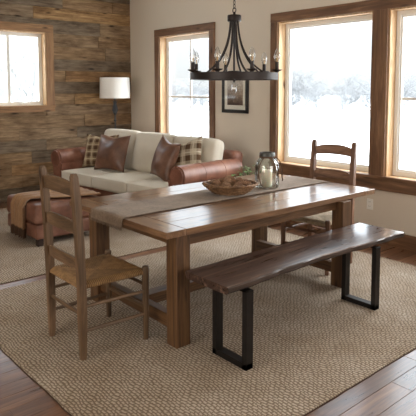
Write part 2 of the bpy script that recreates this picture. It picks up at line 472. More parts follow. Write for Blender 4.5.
def copy_tree(o, parent=None):
    c = o.copy(); COL.objects.link(c)
    if parent is not None: c.parent = parent
    for ch in list(o.children): copy_tree(ch, c)
    return c

# ------------------------------------------------------------------ room shell
XW, XE, YS, YN, ZC = -7.88, 2.6, -3.2, 5.09, 3.3
T = 0.16
# floorboards running along Y
rnd = random.Random(3); bx = []
x = XW - T
while x < XE:
    w = 0.125; y = YS - rnd.random() * 1.2
    while y < YN + T:
        L = 1.1 + rnd.random() * 1.3
        bx.append(((x + .0008, max(y, YS - T) + .0008, -0.05), (min(x + w, XE + T) - .0008, min(y + L, YN + T) - .0008, 0), rnd.random())); y += L
    x += w
fl = tinted('floor', bx, 'floor', 0.0012); fl['kind'] = 'structure'

def wall_with_holes(axis, pos, th, u0, u1, z1, holes):
    """boxes around rectangular holes; axis 'Y' -> wall plane y=pos, u = x"""
    bm = new_bm(); us = sorted({u0, u1} | {h[0] for h in holes} | {h[1] for h in holes})
    for a, b in zip(us, us[1:]):
        zz = [(0, z1)]
        for h in holes:
            if h[0] <= a + 1e-6 and h[1] >= b - 1e-6: zz = [(0, h[2]), (h[3], z1)]
        for z0, zt in zz:
            if axis == 'Y': box(bm, (a, pos, z0), (b, pos + th, zt))
            else: box(bm, (pos, a, z0), (pos + th, b, zt))
    bmesh.ops.remove_doubles(bm, verts=bm.verts, dist=1e-5)
    return bm
WIN_N = [(-7.04, -5.84, 0.70, 2.43), (-4.57, -3.25, 0.70, 2.43), (-3.07, -1.75, 0.70, 2.43)]
struct('wall_north', wall_with_holes('Y', YN, T, XW - T, XE + T, ZC, WIN_N), 'plaster')
struct('wall_south', wall_with_holes('Y', YS - T, T, XW - T, XE + T, ZC, []), 'plaster')
struct('wall_east', wall_with_holes('X', XE, T, YS, YN, ZC, []), 'plaster')
b = new_bm(); box(b, (XW - T, YS - T, ZC), (XE + T, YN + T, ZC + .1)); struct('ceiling', b, 'ceiling')
# west wall in reclaimed boards; the window hole is 2.50..3.59 x 1.36..2.46
WY0, WY1, WZ0, WZ1 = 2.42, 3.59, 1.36, 2.46
zs = [0, .17, .35, .51, .69, .86, 1.03, 1.22, 1.38, 1.55, 1.73, 1.90, 2.07, 2.27, 2.46, 2.66, 2.84, 3.02, 3.18, ZC]
rnd = random.Random(11); bx = []
palette = [0.05, 0.18, 0.3, 0.45, 0.5, 0.62, 0.68, 0.22, 0.82, 0.4, 0.12, 0.55]
for r, (za, zb) in enumerate(zip(zs, zs[1:])):
    y = YS
    cuts = [YS]
    while y < YN: y += 0.7 + rnd.random() * 1.6; cuts.append(min(y, YN))
    tl = [rnd.choice(palette) for _ in cuts]
    if r == 15: cuts = [YS, -1.0, 0.8, 2.1, 3.41, YN]; tl = [.3, .6, .2, .3, .97, .1]
    if r == 8: cuts = [YS, -1, 1.0, 2.6, 4.05, YN]; tl = [.3, .6, .2, .45, .95, .1]
    if r in (10,): cuts = [YS, -1, 1.0, 2.6, 3.9, YN]; tl = [.3, .6, .2, .45, .82, .1]
    for i, (ya, yb) in enumerate(zip(cuts, cuts[1:])):
        t = tl[i]; dep = 0.004 + rnd.random() * 0.007
        segs = [(ya, yb, za, zb)]
        if zb > WZ0 and za < WZ1 and yb > WY0 and ya < WY1:
            segs = []
            if ya < WY0: segs.append((ya, WY0, za, zb))
            if yb > WY1: segs.append((WY1, yb, za, zb))
            l, h = max(ya, WY0), min(yb, WY1)
            if za < WZ0: segs.append((l, h, za, WZ0))
            if zb > WZ1: segs.append((l, h, WZ1, zb))
        for a0, a1, b0, b1 in segs:
            if a1 - a0 < .01 or b1 - b0 < .01: continue
            bx.append(((XW - .03, a0 + .0016, b0 + .0018), (XW + dep, a1 - .0016, b1 - .0018), t))
for ya, yb, za, zb in ((YS - T, WY0, 0, ZC), (WY1, YN + T, 0, ZC), (WY0, WY1, 0, WZ0), (WY0, WY1, WZ1, ZC)):
    bx.append(((XW - T, ya, za), (XW - .031, yb, zb), 0.0))
ww = tinted('wall_west', bx, 'wallwood', 0.0015); ww['kind'] = 'structure'

# baseboards and casings
b = new_bm(); box(b, (XW, YN - .02, 0), (XE, YN, .15), .003); struct('baseboard_north', b, 'trimX')

def north_window(idx, x0, x1, z0, z1, vert=None, horiz=None, frame=0.07):
    """white vinyl sash deep in the reveal, with one pane"""
    root = thing('window_%d' % idx, None, None, (0, 0, 0), kind='structure')
    yo = YN + 0.11
    lin = new_bm()
    box(lin, (x0 + .001, YN - .005, z0), (x0 + .016, yo + .05, z1)); box(lin, (x1 - .016, YN - .005, z0), (x1 - .001, yo + .05, z1))
    box(lin, (x0 + .016, YN - .005, z1 - .016), (x1 - .016, yo + .05, z1 - .001)); box(lin, (x0 + .016, YN - .005, z0 + .001), (x1 - .016, yo + .05, z0 + .016))
    obj('reveal_lining', lin, 'revealZ', root)
    f = new_bm(); a0, a1, c0, c1 = x0 + .017, x1 - .017, z0 + .017, z1 - .017
    box(f, (a0, yo, c0), (a0 + .045, yo + .05, c1), .004); box(f, (a1 - .045, yo, c0), (a1, yo + .05, c1), .004)
    box(f, (a0 + .044, yo, c0), (a1 - .044, yo + .049, c0 + .05), .003); box(f, (a0 + .044, yo, c1 - .045), (a1 - .044, yo + .049, c1), .003)
    g0, g1, h0, h1 = a0 + .045, a1 - .045, c0 + .05, c1 - .045
    box(f, (g0, yo + .012, h0), (g0 + .02, yo + .05, h1), .003); box(f, (g1 - .02, yo + .012, h0), (g1, yo + .05, h1), .003)
    box(f, (g0 + .019, yo + .013, h0 - .001), (g1 - .019, yo + .048, h0 + .02), .002); box(f, (g0 + .019, yo + .013, h1 - .02), (g1 - .019, yo + .048, h1 + .001), .002)
    obj('sash', f, 'vinyl', root)
    if vert or horiz:
        g = new_bm()
        if vert: box(g, (vert - .013, yo + .022, h0 + .02), (vert + .013, yo + .044, h1 - .02))
        if horiz: box(g, (g0 + .02, yo + .024, horiz - .013), (g1 - .02, yo + .042, horiz + .013))
        obj('grille', g, 'vinyl', root)
    p = new_bm(); box(p, (g0 + .005, yo + .030, h0 + .005), (g1 - .005, yo + .034, h1 - .005)); obj('pane', p, 'pane', root)
    return root
M['revealZ'] = wood('reveal_pine_lit', [(0.25, (170, 128, 88)), (0.48, (214, 176, 132)), (0.62, (228, 196, 154)), (0.8, (236, 208, 170))], 'Z', 0.4, 0.1)  # reveal wood, daylight reflected on the jambs put into its colour
north_window(1, *WIN_N[0], vert=-6.44, horiz=1.50)
north_window(2, *WIN_N[1])
north_window(3, *WIN_N[2], horiz=1.52)

def casing(idx, x0, x1, z0, z1, cw=.11, posts=()):
    root = thing('trim_%d' % idx, None, None, kind='structure')
    for (a, c) in ((x0 - cw, x0), (x1, x1 + cw)):
        b = new_bm(); box(b, (a, YN - .028, z0), (c, YN, z1), .003); obj('side_casing', b, 'trimZ', root)
    for (a, c) in posts:
        b = new_bm(); box(b, (a, YN - .032, z0), (c, YN, z1), .003); obj('mullion_post', b, 'trimZ', root)
    b = new_bm(); box(b, (x0 - cw, YN - .030, z1), (x1 + cw, YN, z1 + .11), .003); obj('head_casing', b, 'trimX', root)
    b = new_bm(); box(b, (x0 - cw, YN - .045, z0 - .012), (x1 + cw, YN, z0 + .016), .004); obj('stool', b, 'trimX', root)
    b = new_bm(); box(b, (x0 - cw, YN - .028, z0 - .135), (x1 + cw, YN, z0 - .012), .003); obj('apron', b, 'trimX', root)
casing(1, WIN_N[0][0], WIN_N[0][1], .70, 2.43)
casing(2, WIN_N[1][0], WIN_N[2][1], .70, 2.43, posts=[(-3.25, -3.07)])

# window in the board wall
root = thing('window_4', None, None, kind='structure')
xo = XW - 0.10
b = new_bm()
box(b, (xo - .05, WY0, WZ0), (XW + .012, WY0 + .015, WZ1)); box(b, (xo - .05, WY1 - .015, WZ0), (XW + .012, WY1, WZ1))
box(b, (xo - .05, WY0 + .015, WZ1 - .015), (XW + .012, WY1 - .015, WZ1)); box(b, (xo - .05, WY0 + .015, WZ0), (XW + .012, WY1 - .015, WZ0 + .015))
obj('reveal_lining', b, 'revealZ', root)
f = new_bm(); a0, a1, c0, c1 = WY0 + .016, WY1 - .016, WZ0 + .016, WZ1 - .016; fx = xo
box(f, (fx - .05, a0, c0), (fx, a0 + .055, c1), .004); box(f, (fx - .05, a1 - .055, c0), (fx, a1, c1), .004)
box(f, (fx - .049, a0 + .054, c0), (fx - .001, a1 - .054, c0 + .055), .003); box(f, (fx - .049, a0 + .054, c1 - .05), (fx - .001, a1 - .054, c1), .003)
obj('sash', f, 'vinyl', root)
b = new_bm(); box(b, (fx - .045, 3.045, c0 + .05), (fx - .008, 3.085, c1 - .05), .003); obj('grille', b, 'vinyl', root)
b = new_bm(); box(b, (fx - .03, a0 + .05, c0 + .05), (fx - .026, a1 - .05, c1 - .045)); obj('pane', b, 'pane', root)
b = new_bm(); box(b, (fx, 3.22, c0 + .012), (fx + .018, 3.38, c0 + .034), .004); box(b, (fx + .01, 3.26, c0 + .02), (fx + .03, 3.34, c0 + .045), .005); obj('latch', b, 'white_plastic', root)
root = thing('trim_3', None, None, kind='structure')
M['wtrimZ'] = wood('board_window_trim_Z', [(0.25, (112, 80, 52)), (0.5, (158, 118, 80)), (0.75, (188, 148, 104))], 'Z', 0.6, 0.2)
M['wtrimY'] = wood('board_window_trim_Y', [(0.25, (112, 80, 52)), (0.5, (158, 118, 80)), (0.75, (188, 148, 104))], 'Y', 0.6, 0.2)
for a, c in ((WY0 - .12, WY0), (WY1, WY1 + .12)):
    b = new_bm(); box(b, (XW, a, WZ0 + .012), (XW + .03, c, WZ1), .003); obj('side_casing', b, 'wtrimZ', root)
b = new_bm(); box(b, (XW, WY0 - .12, WZ1), (XW + .03, WY1 + .12, WZ1 + .115), .003); obj('head_casing', b, 'wtrimY', root)
b = new_bm(); box(b, (XW, WY0 - .13, WZ0 - .08), (XW + .032, WY1 + .12, WZ0 - .012), .003); box(b, (XW, WY0 - .13, WZ0 - .012), (XW + .05, WY1 + .13, WZ0 + .014), .004)
obj('stool', b, 'wtrimY', root)

# ------------------------------------------------------------------ outside: snow and frosted trees
bm = new_bm(); bmesh.ops.create_grid(bm, x_segments=60, y_segments=60, size=160)
for v in bm.verts:
    v.co.z = -1.0 + 0.35 * noise.noise(v.co * 0.05); v.co.y += 20; v.co.x -= 30
sn = obj('snow_field', bm, 'snow', smooth=True); sn['kind'] = 'structure'

def tree_bm(seed, h, levels=4, spread=0.55, r0=0.09, kids=4, sides=4, low=0.35):
    rd = random.Random(seed); bm = new_bm()
    def grow(p, d, L, r, lev):
        pts = [p]; rr = [r]; dd = d.copy()
        for i in range(3):
            dd = (dd + Vector((rd.uniform(-1, 1), rd.uniform(-1, 1), rd.uniform(-.2, .5))) * 0.16).normalized()
            pts.append(pts[-1] + dd * L / 3); rr.append(r * (1 - 0.22 * (i + 1)))
        tube(bm, pts, rr, sides if lev < levels - 1 else 3, cap=False)
        if lev <= 0: return
        top = lev == levels and low < .3
        for k in range(12 if top else kids):
            t = (0.02 + .98 * k / 12) if top else rd.uniform(0.3 if lev < levels else low, 1.0); i = min(2, int(t * 3)); q = pts[i].lerp(pts[i + 1], t * 3 - i)
            a = rd.uniform(0, 2 * PI); side = Vector((math.cos(a), math.sin(a), 0.12 if low < .3 and lev > 1 else 0.25))
            nd = (dd * (1 - spread) + side * spread).normalized()
            grow(q, nd, L * rd.uniform(0.45, 0.7), r * 0.5, lev - 1)
    grow(Vector((0, 0, 0)), Vector((0, 0, 1)), h * 0.6, r0, levels)
    return bm
protos = []
for s in range(4):
    o = obj('frosted_tree', tree_bm(40 + s, 4.4, 4, 0.60, 0.07, 5, 3, 0.05), 'frost', smooth=True)
    tag(o, 'frosted bare tree in the pale treeline beyond the snowy field', 'tree', 'treeline beyond the snowy field'); protos.append(o)
rnd = random.Random(5); k = 0
for row, yb in enumerate((47, 51)):
    xx = -78.0 + row * .6
    while xx < -19:
        o = protos[k] if k < 4 else protos[k % 4].copy()
        if k >= 4: COL.objects.link(o)
        o.location = (xx, yb + rnd.uniform(-1, 1), -1.1); o.rotation_euler = (0, 0, rnd.uniform(0, 6.28))
        s = rnd.uniform(.75, 1.15) * (1.25 if abs(xx + 41) < 3 else 1); o.scale = (s, s, s)
        k += 1; xx += rnd.uniform(1.1, 1.7)
# nearer woods outside the board wall window
wp = [obj('bare_tree', tree_bm(70 + s, 6.5, 4, 0.5, 0.11, 4, 5), 'trunk', smooth=True) for s in range(3)]
k = 0
for (xx, yy) in [(-12.6, 5.3), (-14, 4.1), (-15.5, 6.4), (-16.8, 5.2), (-17.5, 7.7), (-19.5, 6.5), (-21, 8.6), (-20, 5.5), (-23, 7.4), (-24, 9.8)]:
    o = wp[k] if k < 3 else wp[k % 3].copy()
    if k >= 3: COL.objects.link(o)
    o.location = (xx, yy, -1.1); o.rotation_euler = (0, 0, k * 1.9)
    tag(o, 'snowy bare tree in the woods outside the small left window', 'tree', 'woods outside the small window'); k += 1

# ------------------------------------------------------------------ rugs
def rug_bm(x0, x1, y0, y1, z, th, amp=.006, seed=0, step=.06):
    bm = new_bm(); pts = []
    def wob(t): return amp * 2 * noise.noise(Vector((t * 1.3, seed, 0))) + amp * .8 * noise.noise(Vector((t * 9, seed + 5, 0)))
    nx = int((x1 - x0) / step); ny = int((y1 - y0) / step)
    for i in range(nx): t = i / nx; X = x0 + (x1 - x0) * t; pts.append((X, y0 + wob(X)))
    for i in range(ny): t = i / ny; Y = y0 + (y1 - y0) * t; pts.append((x1 + wob(Y + 20), Y))
    for i in range(nx): t = i / nx; X = x1 - (x1 - x0) * t; pts.append((X, y1 + wob(X + 40)))
    for i in range(ny): t = i / ny; Y = y1 - (y1 - y0) * t; pts.append((x0 + wob(Y + 60), Y))
    prism(bm, pts, z, z + th, 'XY', .001, 2)
    return bm, pts
def make_rug(name, label, x0, x1, y0, y1, seed):
    root = thing(name, label, 'rug', ((x0 + x1) / 2, (y0 + y1) / 2, 0))
    hx, hy = (x1 - x0) / 2, (y1 - y0) / 2
    bm, pts = rug_bm(-hx, hx, -hy, hy, 0.002, .006, seed=seed)
    obj('weave', bm, 'rug', root)
    bm, _ = rug_bm(-hx - .006, hx + .006, -hy - .006, hy + .006, 0, .003, seed=seed)
    obj('under_sheet', bm, 'rug_edge_dark', root)
RZ = 0.008
make_rug('dining_rug', 'large beige woven jute rug under the dining table', -4.345, -1.655, 1.18, 4.64, 1)
make_rug('living_room_rug', 'beige woven jute rug under the ottoman and sofa', -7.35, -4.485, 0.75, 4.55, 9)

# ------------------------------------------------------------------ dining table
TX0, TX1, TY0, TY1, TZ = -3.86, -2.60, 1.92, 4.155, 0.76
tb = thing('dining_table', 'long rustic oak farmhouse dining table with square legs', 'table', ((TX0 + TX1) / 2, (TY0 + TY1) / 2, 0))
ox, oy = tb.location.x, tb.location.y
hx, hy = (TX1 - TX0) / 2, (TY1 - TY0) / 2
bx = []; n = 6; w = 2 * hx / n; tv = [.2, .8, .5, .35, .9, .6]
for i in range(n): bx.append(((-hx + i * w + .0006, -hy + .152, TZ - .042), (-hx + (i + 1) * w - .0006, hy - .152, TZ), tv[i]))
tinted('tabletop', bx, 'tabletop', .0025, parent=tb)
for s in (-1, 1):
    b = new_bm(); box(b, (-hx, s * hy, TZ - .042), (hx, s * (hy - .151), TZ), .004); obj('breadboard_end', b, 'tabletopX', tb)
legs = [(-3.70, -3.585, 2.00, 2.11), (-2.715, -2.61, 2.00, 2.11), (-3.68, -3.57, 3.74, 3.85), None]
legs[3] = (-2.675, -2.565, 3.65, 3.76)
for (a, c, d, e) in legs:
    b = new_bm(); box(b, (a - ox, d - oy, RZ), (c - ox, e - oy, TZ - .043), .004); obj('leg', b, 'tableZ', tb)
def ap(a, c, m, name='apron'):
    b = new_bm(); box(b, (a[0] - ox, a[1] - oy, a[2]), (c[0] - ox, c[1] - oy, c[2]), .003); obj(name, b, m, tb)
ap((-2.66, 2.11, .645), (-2.635, 3.65, TZ - .043), 'tableY'); ap((-3.66, 2.11, .645), (-3.635, 3.74, TZ - .043), 'tableY')
ap((-3.585, 2.03, .645), (-2.715, 2.055, TZ - .043), 'tableX'); ap((-3.57, 3.742, .645), (-2.675, 3.758, TZ - .043), 'tableX')
ap((-3.585, 2.025, .10), (-2.715, 2.085, .185), 'tableX', 'stretcher'); ap((-3.57, 3.69, .10), (-2.675, 3.75, .185), 'tableX', 'stretcher')
ap((-3.20, 2.085, .105), (-3.10, 3.69, .18), 'tableY', 'stretcher')

# ------------------------------------------------------------------ ladder back chairs
def ladder_chair(label, loc, rotz, wd, seat_m, wl, peg=True):
    root = thing('ladderback_chair', label, 'chair', loc, rotz)
    hb, hf, yb, yf = .212, .232, -.22, .22
    for s in (-1, 1):
        b = new_bm()
        path = [(s * hb, yb, 0, .036), (s * hb, yb, .22, .043), (s * hb, yb, .45, .046), (s * hb, yb - .010, .72, .044), (s * hb, yb - .026, .98, .043), (s * hb, yb - .036, 1.105, .042), (s * hb, yb - .038, 1.125, .030)]
        rings = []
        for (px, py, pz, w) in path:
            rings.append([b.verts.new((px + sx * w / 2, py + sy * w / 2, pz)) for sx, sy in ((-1, -1), (1, -1), (1, 1), (-1, 1))])
        for A, B in zip(rings, rings[1:]):
            for i in range(4): b.faces.new([A[i], A[(i + 1) % 4], B[(i + 1) % 4], B[i]])
        b.faces.new(rings[0][::-1]); b.faces.new(rings[-1])
        bmesh.ops.bevel(b, geom=[e for e in b.edges if abs(e.verts[0].co.z - e.verts[1].co.z) > .01], offset=.006, segments=2, affect='EDGES')
        obj('back_post', b, wd + 'Z', root, smooth=35)
        b = new_bm()
        prof = [(0, .0), (.018, .0), (.021, .2), (.0235, .45), (.0235, .472), (.018, .482), (0, .485)]
        lathe(b, prof, 8, (s * hf, yf, 0)); bmesh.ops.rotate(b, verts=b.verts, cent=(s * hf, yf, 0), matrix=Matrix.Rotation(PI / 8, 3, 'Z'))
        obj('leg', b, wd + 'Z', root, smooth=30)
    # three curved ladder slats
    for (zc, h, arch) in ((1.03, .085, .018), (.80, .078, .016), (.585, .070, .008)):
        lean = lambda z: yb - max(0, (z - .45)) * .052
        b = new_bm(); N = 12; grid = []
        for i in range(N + 1):
            u = -1 + 2 * i / N; x = u * (hb - .018); bow = -.022 * (1 - u * u)
            top = zc + h / 2 + arch * (1 - u * u) - (.012 * abs(u) ** 4); bot = zc - h / 2 + arch * .5 * (1 - u * u)
            grid.append([b.verts.new((x, lean(z) + bow + yy, z)) for (z, yy) in ((bot, -.009), (top, -.009), (top, .009), (bot, .009))])
        for A, B in zip(grid, grid[1:]):
            for k in range(4): b.faces.new([A[k], B[k], B[(k + 1) % 4], A[(k + 1) % 4]])
        b.faces.new(grid[0]); b.faces.new(grid[-1][::-1])
        bmesh.ops.bevel(b, geom=[e for e in b.edges if abs(e.verts[0].co.x - e.verts[1].co.x) > .005 and len(e.link_faces) == 2], offset=.003, segments=1, affect='EDGES')
        obj('ladder_slat', b, wd + 'X', root, smooth=35)
    # seat rails under the rush
    b = new_bm(); N = 16; top = []; bot = []
    for i in range(N + 1):
        rt = []; rb = []
        for j in range(N + 1):
            u = -1 + 2 * i / N; v = -1 + 2 * j / N
            hw = (hb + .008) + (hf - hb) * (v + 1) / 2
            x = u * hw; y = v * .235
            e = max(abs(u), abs(v))
            dip = .016 * (1 - e ** 2); edge = .022 * max(0, (e - .86) / .14) ** 2
            rt.append(b.verts.new((x, y, .470 - dip - edge))); rb.append(b.verts.new((x, y, .418 + edge * .7)))
        top.append(rt); bot.append(rb)
    for i in range(N):
        for j in range(N):
            b.faces.new([top[i][j], top[i + 1][j], top[i + 1][j + 1], top[i][j + 1]]); b.faces.new([bot[i][j], bot[i][j + 1], bot[i + 1][j + 1], bot[i + 1][j]])
    for i in range(N):
        b.faces.new([top[i][0], bot[i][0], bot[i + 1][0], top[i + 1][0]]); b.faces.new([top[i + 1][N], bot[i + 1][N], bot[i][N], top[i][N]])
        b.faces.new([top[0][i + 1], bot[0][i + 1], bot[0][i], top[0][i]]); b.faces.new([top[N][i], bot[N][i], bot[N][i + 1], top[N][i + 1]])
    s = obj('seat', b, seat_m, root, smooth=50)
    for sd in (-1, 1):
        for z in (.32, .17):
            b = new_bm(); tube(b, [(sd * hb, yb + .01, z), (sd * (hb + hf) / 2, 0, z), (sd * hf, yf - .01, z)], [.010, .0135, .010], 8); obj('stretcher', b, wd + 'Y', root, smooth=40)
    b = new_bm(); tube(b, [(-hb + .01, yb, .27), (0, yb, .27), (hb - .01, yb, .27)], [.010, .0135, .010], 8); obj('stretcher', b, wd + 'X', root, smooth=40)
    for z in (.36, .21):
        b = new_bm(); tube(b, [(-hf + .01, yf, z), (0, yf, z), (hf - .01, yf, z)], [.010, .0135, .010], 8); obj('stretcher', b, wd + 'X', root, smooth=40)
    return root
ladder_chair('pale brown ladderback chair with golden rush seat at the near left end of the table', (-3.09, 1.72, RZ), 0.0, 'chair', 'rush', None)
ladder_chair('darker ladderback chair with rush seat at the window end of the table', (-3.095, 4.015, RZ), math.radians(186), 'dchair', 'rush2', None)

# ------------------------------------------------------------------ bench
bn = thing('live_edge_bench', 'dark walnut live edge bench with black metal loop legs', 'bench', (-2.40, 3.0, 0))
b = new_bm(); N = 46; y0, y1 = 2.02 - 3, 3.86 - 3; zt, zb = .52, .475
rows = []
for i in range(N + 1):
    t = i / N; y = y0 + (y1 - y0) * t
    xr = .222 + .014 * math.sin(t * 7.2 + 1.4) + .014 * noise.noise(Vector((t * 6, 3, 0))) + .006 * noise.noise(Vector((t * 22, 8, 0))) + (.06 * (t - .7) if t > .7 else 0)
    xl = -.150 + .004 * math.sin(t * 4 + 2) + .005 * noise.noise(Vector((t * 7, 13, 0)))
    d = .010 * noise.noise(Vector((t * 14, 4, 2)))
    rows.append([b.verts.new(p) for p in ((xl, y, zt), (xl - .006, y, zt - .012), (xl + .012 + d, y, zb), (xr - .020 + d, y, zb), (xr + .004 + d, y, zb + .018), (xr + .001, y, zt - .006), (xr - .006, y, zt))])
edge_faces = []
for A, B in zip(rows, rows[1:]):
    for k in range(7):
        f = b.faces.new([A[k], A[(k + 1) % 7], B[(k + 1) % 7], B[k]])
        if k in (0, 1, 3, 4): f.material_index = 1
b.faces.new(rows[0][::-1]); b.faces.new(rows[-1])
obj('slab', b, ['bench', 'bark'], bn, smooth=40)
for yy in (2.165 - 3, 3.485 - 3):
    b = new_bm(); xl, xr = -.03, .225
    xl, xr = -2.432 + 2.40, -2.138 + 2.40
    h = .029; t = .036
    for (p, q) in (((xl, RZ), (xl + t, zb)), ((xr - t, RZ), (xr, zb)), ((xl, RZ), (xr, RZ + t)), ((xl, zb - .008), (xr, zb))):
        box(b, (p[0], yy - h, p[1]), (q[0], yy + h, q[1]), .002, 1)
    obj('leg', b, 'iron', bn)

# ------------------------------------------------------------------ table runner
rn_x0, rn_x1 = -3.50, -3.08
b = new_bm(); N = 60; cols = 14
path = []
L0, L1 = TY0 - .008, TY1 + .008
yy = [(L0 - .004, TZ - .062), (L0 - .004, TZ - .03), (L0, TZ - .004), (L0 + .008, TZ + .002)]
yy += [(L0 + .008 + (L1 - L0 - .016) * i / N, TZ + .002) for i in range(1, N)] + [(L1 - .008, TZ + .002), (L1, TZ - .004), (L1 + .004, TZ - .03), (L1 + .004, TZ - .10)]
top = []; bot = []
for k, (y, z) in enumerate(yy):
    rt = []; rb = []
    for c in range(cols + 1):
        u = c / cols; x = rn_x0 + (rn_x1 - rn_x0) * u + .004 * noise.noise(Vector((y * 3, u * .2, 0)))
        ins = 3 < k < len(yy) - 4
        wv = .0028 * (1 + noise.noise(Vector((x * 14, y * 9, 2)))) if ins else 0
        nrm = Vector((0, 0, 1)) if ins else Vector((0, -1 if k < 5 else 1, .3)).normalized()
        p = Vector((x, y, z + wv)); rb.append(b.verts.new(p)); rt.append(b.verts.new(p + nrm * .003))
    top.append(rt); bot.append(rb)
for i in range(len(yy) - 1):
    for c in range(cols):
        b.faces.new([top[i][c], top[i][c + 1], top[i + 1][c + 1], top[i + 1][c]]); b.faces.new([bot[i][c], bot[i + 1][c], bot[i + 1][c + 1], bot[i][c + 1]])
    b.faces.new([top[i][0], top[i + 1][0], bot[i + 1][0], bot[i][0]]); b.faces.new([top[i][-1], bot[i][-1], bot[i + 1][-1], top[i + 1][-1]])
for e in (0, -1):
    for c in range(cols): b.faces.new([top[e][c], bot[e][c], bot[e][c + 1], top[e][c + 1]])
rt_ = thing('table_runner', 'taupe burlap table runner with frayed ends lying along the dining table', 'table runner', (-3.29, 3.05, TZ))
bmesh.ops.translate(b, verts=b.verts, vec=(3.29, -3.05, -TZ))
obj('cloth', b, 'runner', rt_, smooth=60)
for ye, zz, sg in ((L0 - .004, TZ - .062, -1), (L1 + .004, TZ - .10, 1)):
    b = new_bm(); rd = random.Random(8)
    for i in range(60):
        x = rn_x0 + (rn_x1 - rn_x0) * (i + .5) / 60
        tube(b, [(x, ye + sg * .002, zz + .004), (x + rd.uniform(-.003, .003), ye + sg * .003, zz - .008), (x + rd.uniform(-.005, .005), ye + sg * .005, zz - rd.uniform(.014, .022))], .0016, 4)
    bmesh.ops.translate(b, verts=b.verts, vec=(3.29, -3.05, -TZ)); f_ = obj('fringe', b, 'runner', rt_); f_['kind'] = 'stuff'
RT = TZ + .0085

# ------------------------------------------------------------------ bowl of pine cones
bw = thing('wicker_bowl', 'shallow brown wicker bowl full of pine cones', 'bowl', (-3.235, 3.035, RT), math.radians(49))
b = new_bm()
R, H_ = .214, .074
def brad(z): t = z / H_; return .11 + (R - .11) * t ** .75
nst = 22
for k in range(nst):
    a = 2 * PI * k / nst
    tube(b, [(brad(H_ * t) * math.cos(a), brad(H_ * t) * math.sin(a) * .80, H_ * t + .004) for t in (0, .2, .4, .6, .8, 1.0)], .0045, 5)
for r in range(9):
    t = (r + .3) / 9; z = H_ * t + .004; pts = []
    for k in range(nst * 4):
        a = 2 * PI * k / (nst * 4); w = .0085 * math.cos(a * nst / 2 + (PI if r % 2 else 0))
        pts.append(((brad(z) + w) * math.cos(a), (brad(z) + w) * math.sin(a) * .80, z + .001 * math.sin(a * 17)))
    tube(b, pts, .0050, 5, closed=True)
lathe(b, [(0, .002), (.112, .002), (.112, .010), (0, .010)], 32, sy=.80)
obj('woven_body', b, 'wicker', bw, smooth=60)
b = new_bm()
for ph in (0, PI):
    pts = [((R + .004 + .006 * math.cos(k * .62 + ph)) * math.cos(2 * PI * k / 120), (R + .004 + .006 * math.cos(k * .62 + ph)) * .80 * math.sin(2 * PI * k / 120), H_ + .008 + .005 * math.sin(k * .62 + ph)) for k in range(120)]
    tube(b, pts, .0075, 6, closed=True)
obj('braided_rim', b, 'wicker', bw, smooth=60)
def cone_bm(seed, L=.10, R0=.034):
    rd = random.Random(seed); bm = new_bm()
    lathe(bm, [(0, -L / 2), (R0 * .5, -L * .42), (R0 * .72, -L * .15), (R0 * .6, L * .15), (R0 * .3, L * .42), (0, L / 2)], 12)
    n = 70
    for i in range(n):
        t = i / n; z = -L * .46 + L * .92 * t; r = R0 * math.sin(PI * min(1, .18 + t * .8)) ** .6
        a = i * 2.39996; d = Vector((math.cos(a), math.sin(a), 0)); s = Vector((-d.y, d.x, 0)); wdt = .010 * (1 - t * .4)
        base = d * r * .45 + Vector((0, 0, z)); tip = d * r * 1.12 + Vector((0, 0, z + .009))
        vs = [bm.verts.new(p) for p in (base - s * wdt * .5, base + s * wdt * .5, tip + s * wdt * .8, tip + Vector((0, 0, .003)) + d * .003, tip - s * wdt * .8)]
        vs2 = [bm.verts.new(v.co + Vector((0, 0, -.003))) for v in vs]
        bm.faces.new(vs); bm.faces.new(vs2[::-1])
        for q in range(5): bm.faces.new([vs[q], vs2[q], vs2[(q + 1) % 5], vs[(q + 1) % 5]])
    return bm
cp = [('biggest pine cone, standing highest in the middle of the wicker bowl', (.0, .01, .088), (1.1, .3, .5), 1.25),
      ('pine cone lying on its side at the right of the wicker bowl', (.115, -.015, .072), (1.5, .2, 2.2), 1.1),
      ('pine cone in the left end of the wicker bowl', (-.115, -.01, .066), (1.4, .3, 1.2), 1.05),
      ('small pine cone at the near middle of the wicker bowl', (-.035, -.085, .064), (1.6, .4, 1.7), .9),
      ('pine cone at the near right of the wicker bowl', (.06, -.09, .064), (1.5, .1, .3), .9),
      ('pine cone behind the others at the far rim of the wicker bowl', (-.06, .085, .068), (1.5, .1, 2.8), 1.0),
      ('pine cone at the far right of the wicker bowl beside the jar', (.075, .085, .070), (1.3, .5, .9), 1.0)]
for i, (lb, lc, rt, s) in enumerate(cp):
    o = obj('pine_cone', cone_bm(i), 'cone', smooth=30)
    a = math.radians(49); o.location = (bw.location.x + lc[0] * math.cos(a) - lc[1] * math.sin(a), bw.location.y + lc[0] * math.sin(a) + lc[1] * math.cos(a), RT + lc[2] + .010)
    o.rotation_euler = rt; s *= .98; o.scale = (s, s, s); tag(o, lb, 'pine cone', 'pine cones in the bowl')

# ------------------------------------------------------------------ candle jar
JX, JY = -3.235, 3.475
jr = thing('candle_jar', 'clear glass jar with metal collar and twine handle on the table runner', 'jar', (JX, JY, RT))
b = new_bm()
lathe(b, [(0, .0), (.078, .0), (.086, .008), (.088, .03), (.088, .18), (.082, .215), (.062, .243), (.052, .252), (.052, .288), (.048, .288), (.048, .252), (.058, .240), (.078, .212), (.084, .18), (.084, .03), (.080, .012), (0, .010)], 40)
obj('glass_body', b, 'jar', jr, smooth=50)
b = new_bm(); lathe(b, [(.0525, .262), (.057, .264), (.057, .288), (.053, .294), (.036, .294), (.036, .289), (.0525, .287)], 32); obj('metal_collar', b, 'zinc', jr, smooth=40)
b = new_bm()
for q in range(3):
    tube(b, [(.056 * math.cos(2 * PI * k / 40), .056 * math.sin(2 * PI * k / 40), .252 + q * .0045 + .001 * math.sin(k)) for k in range(40)], .0028, 5, closed=True)
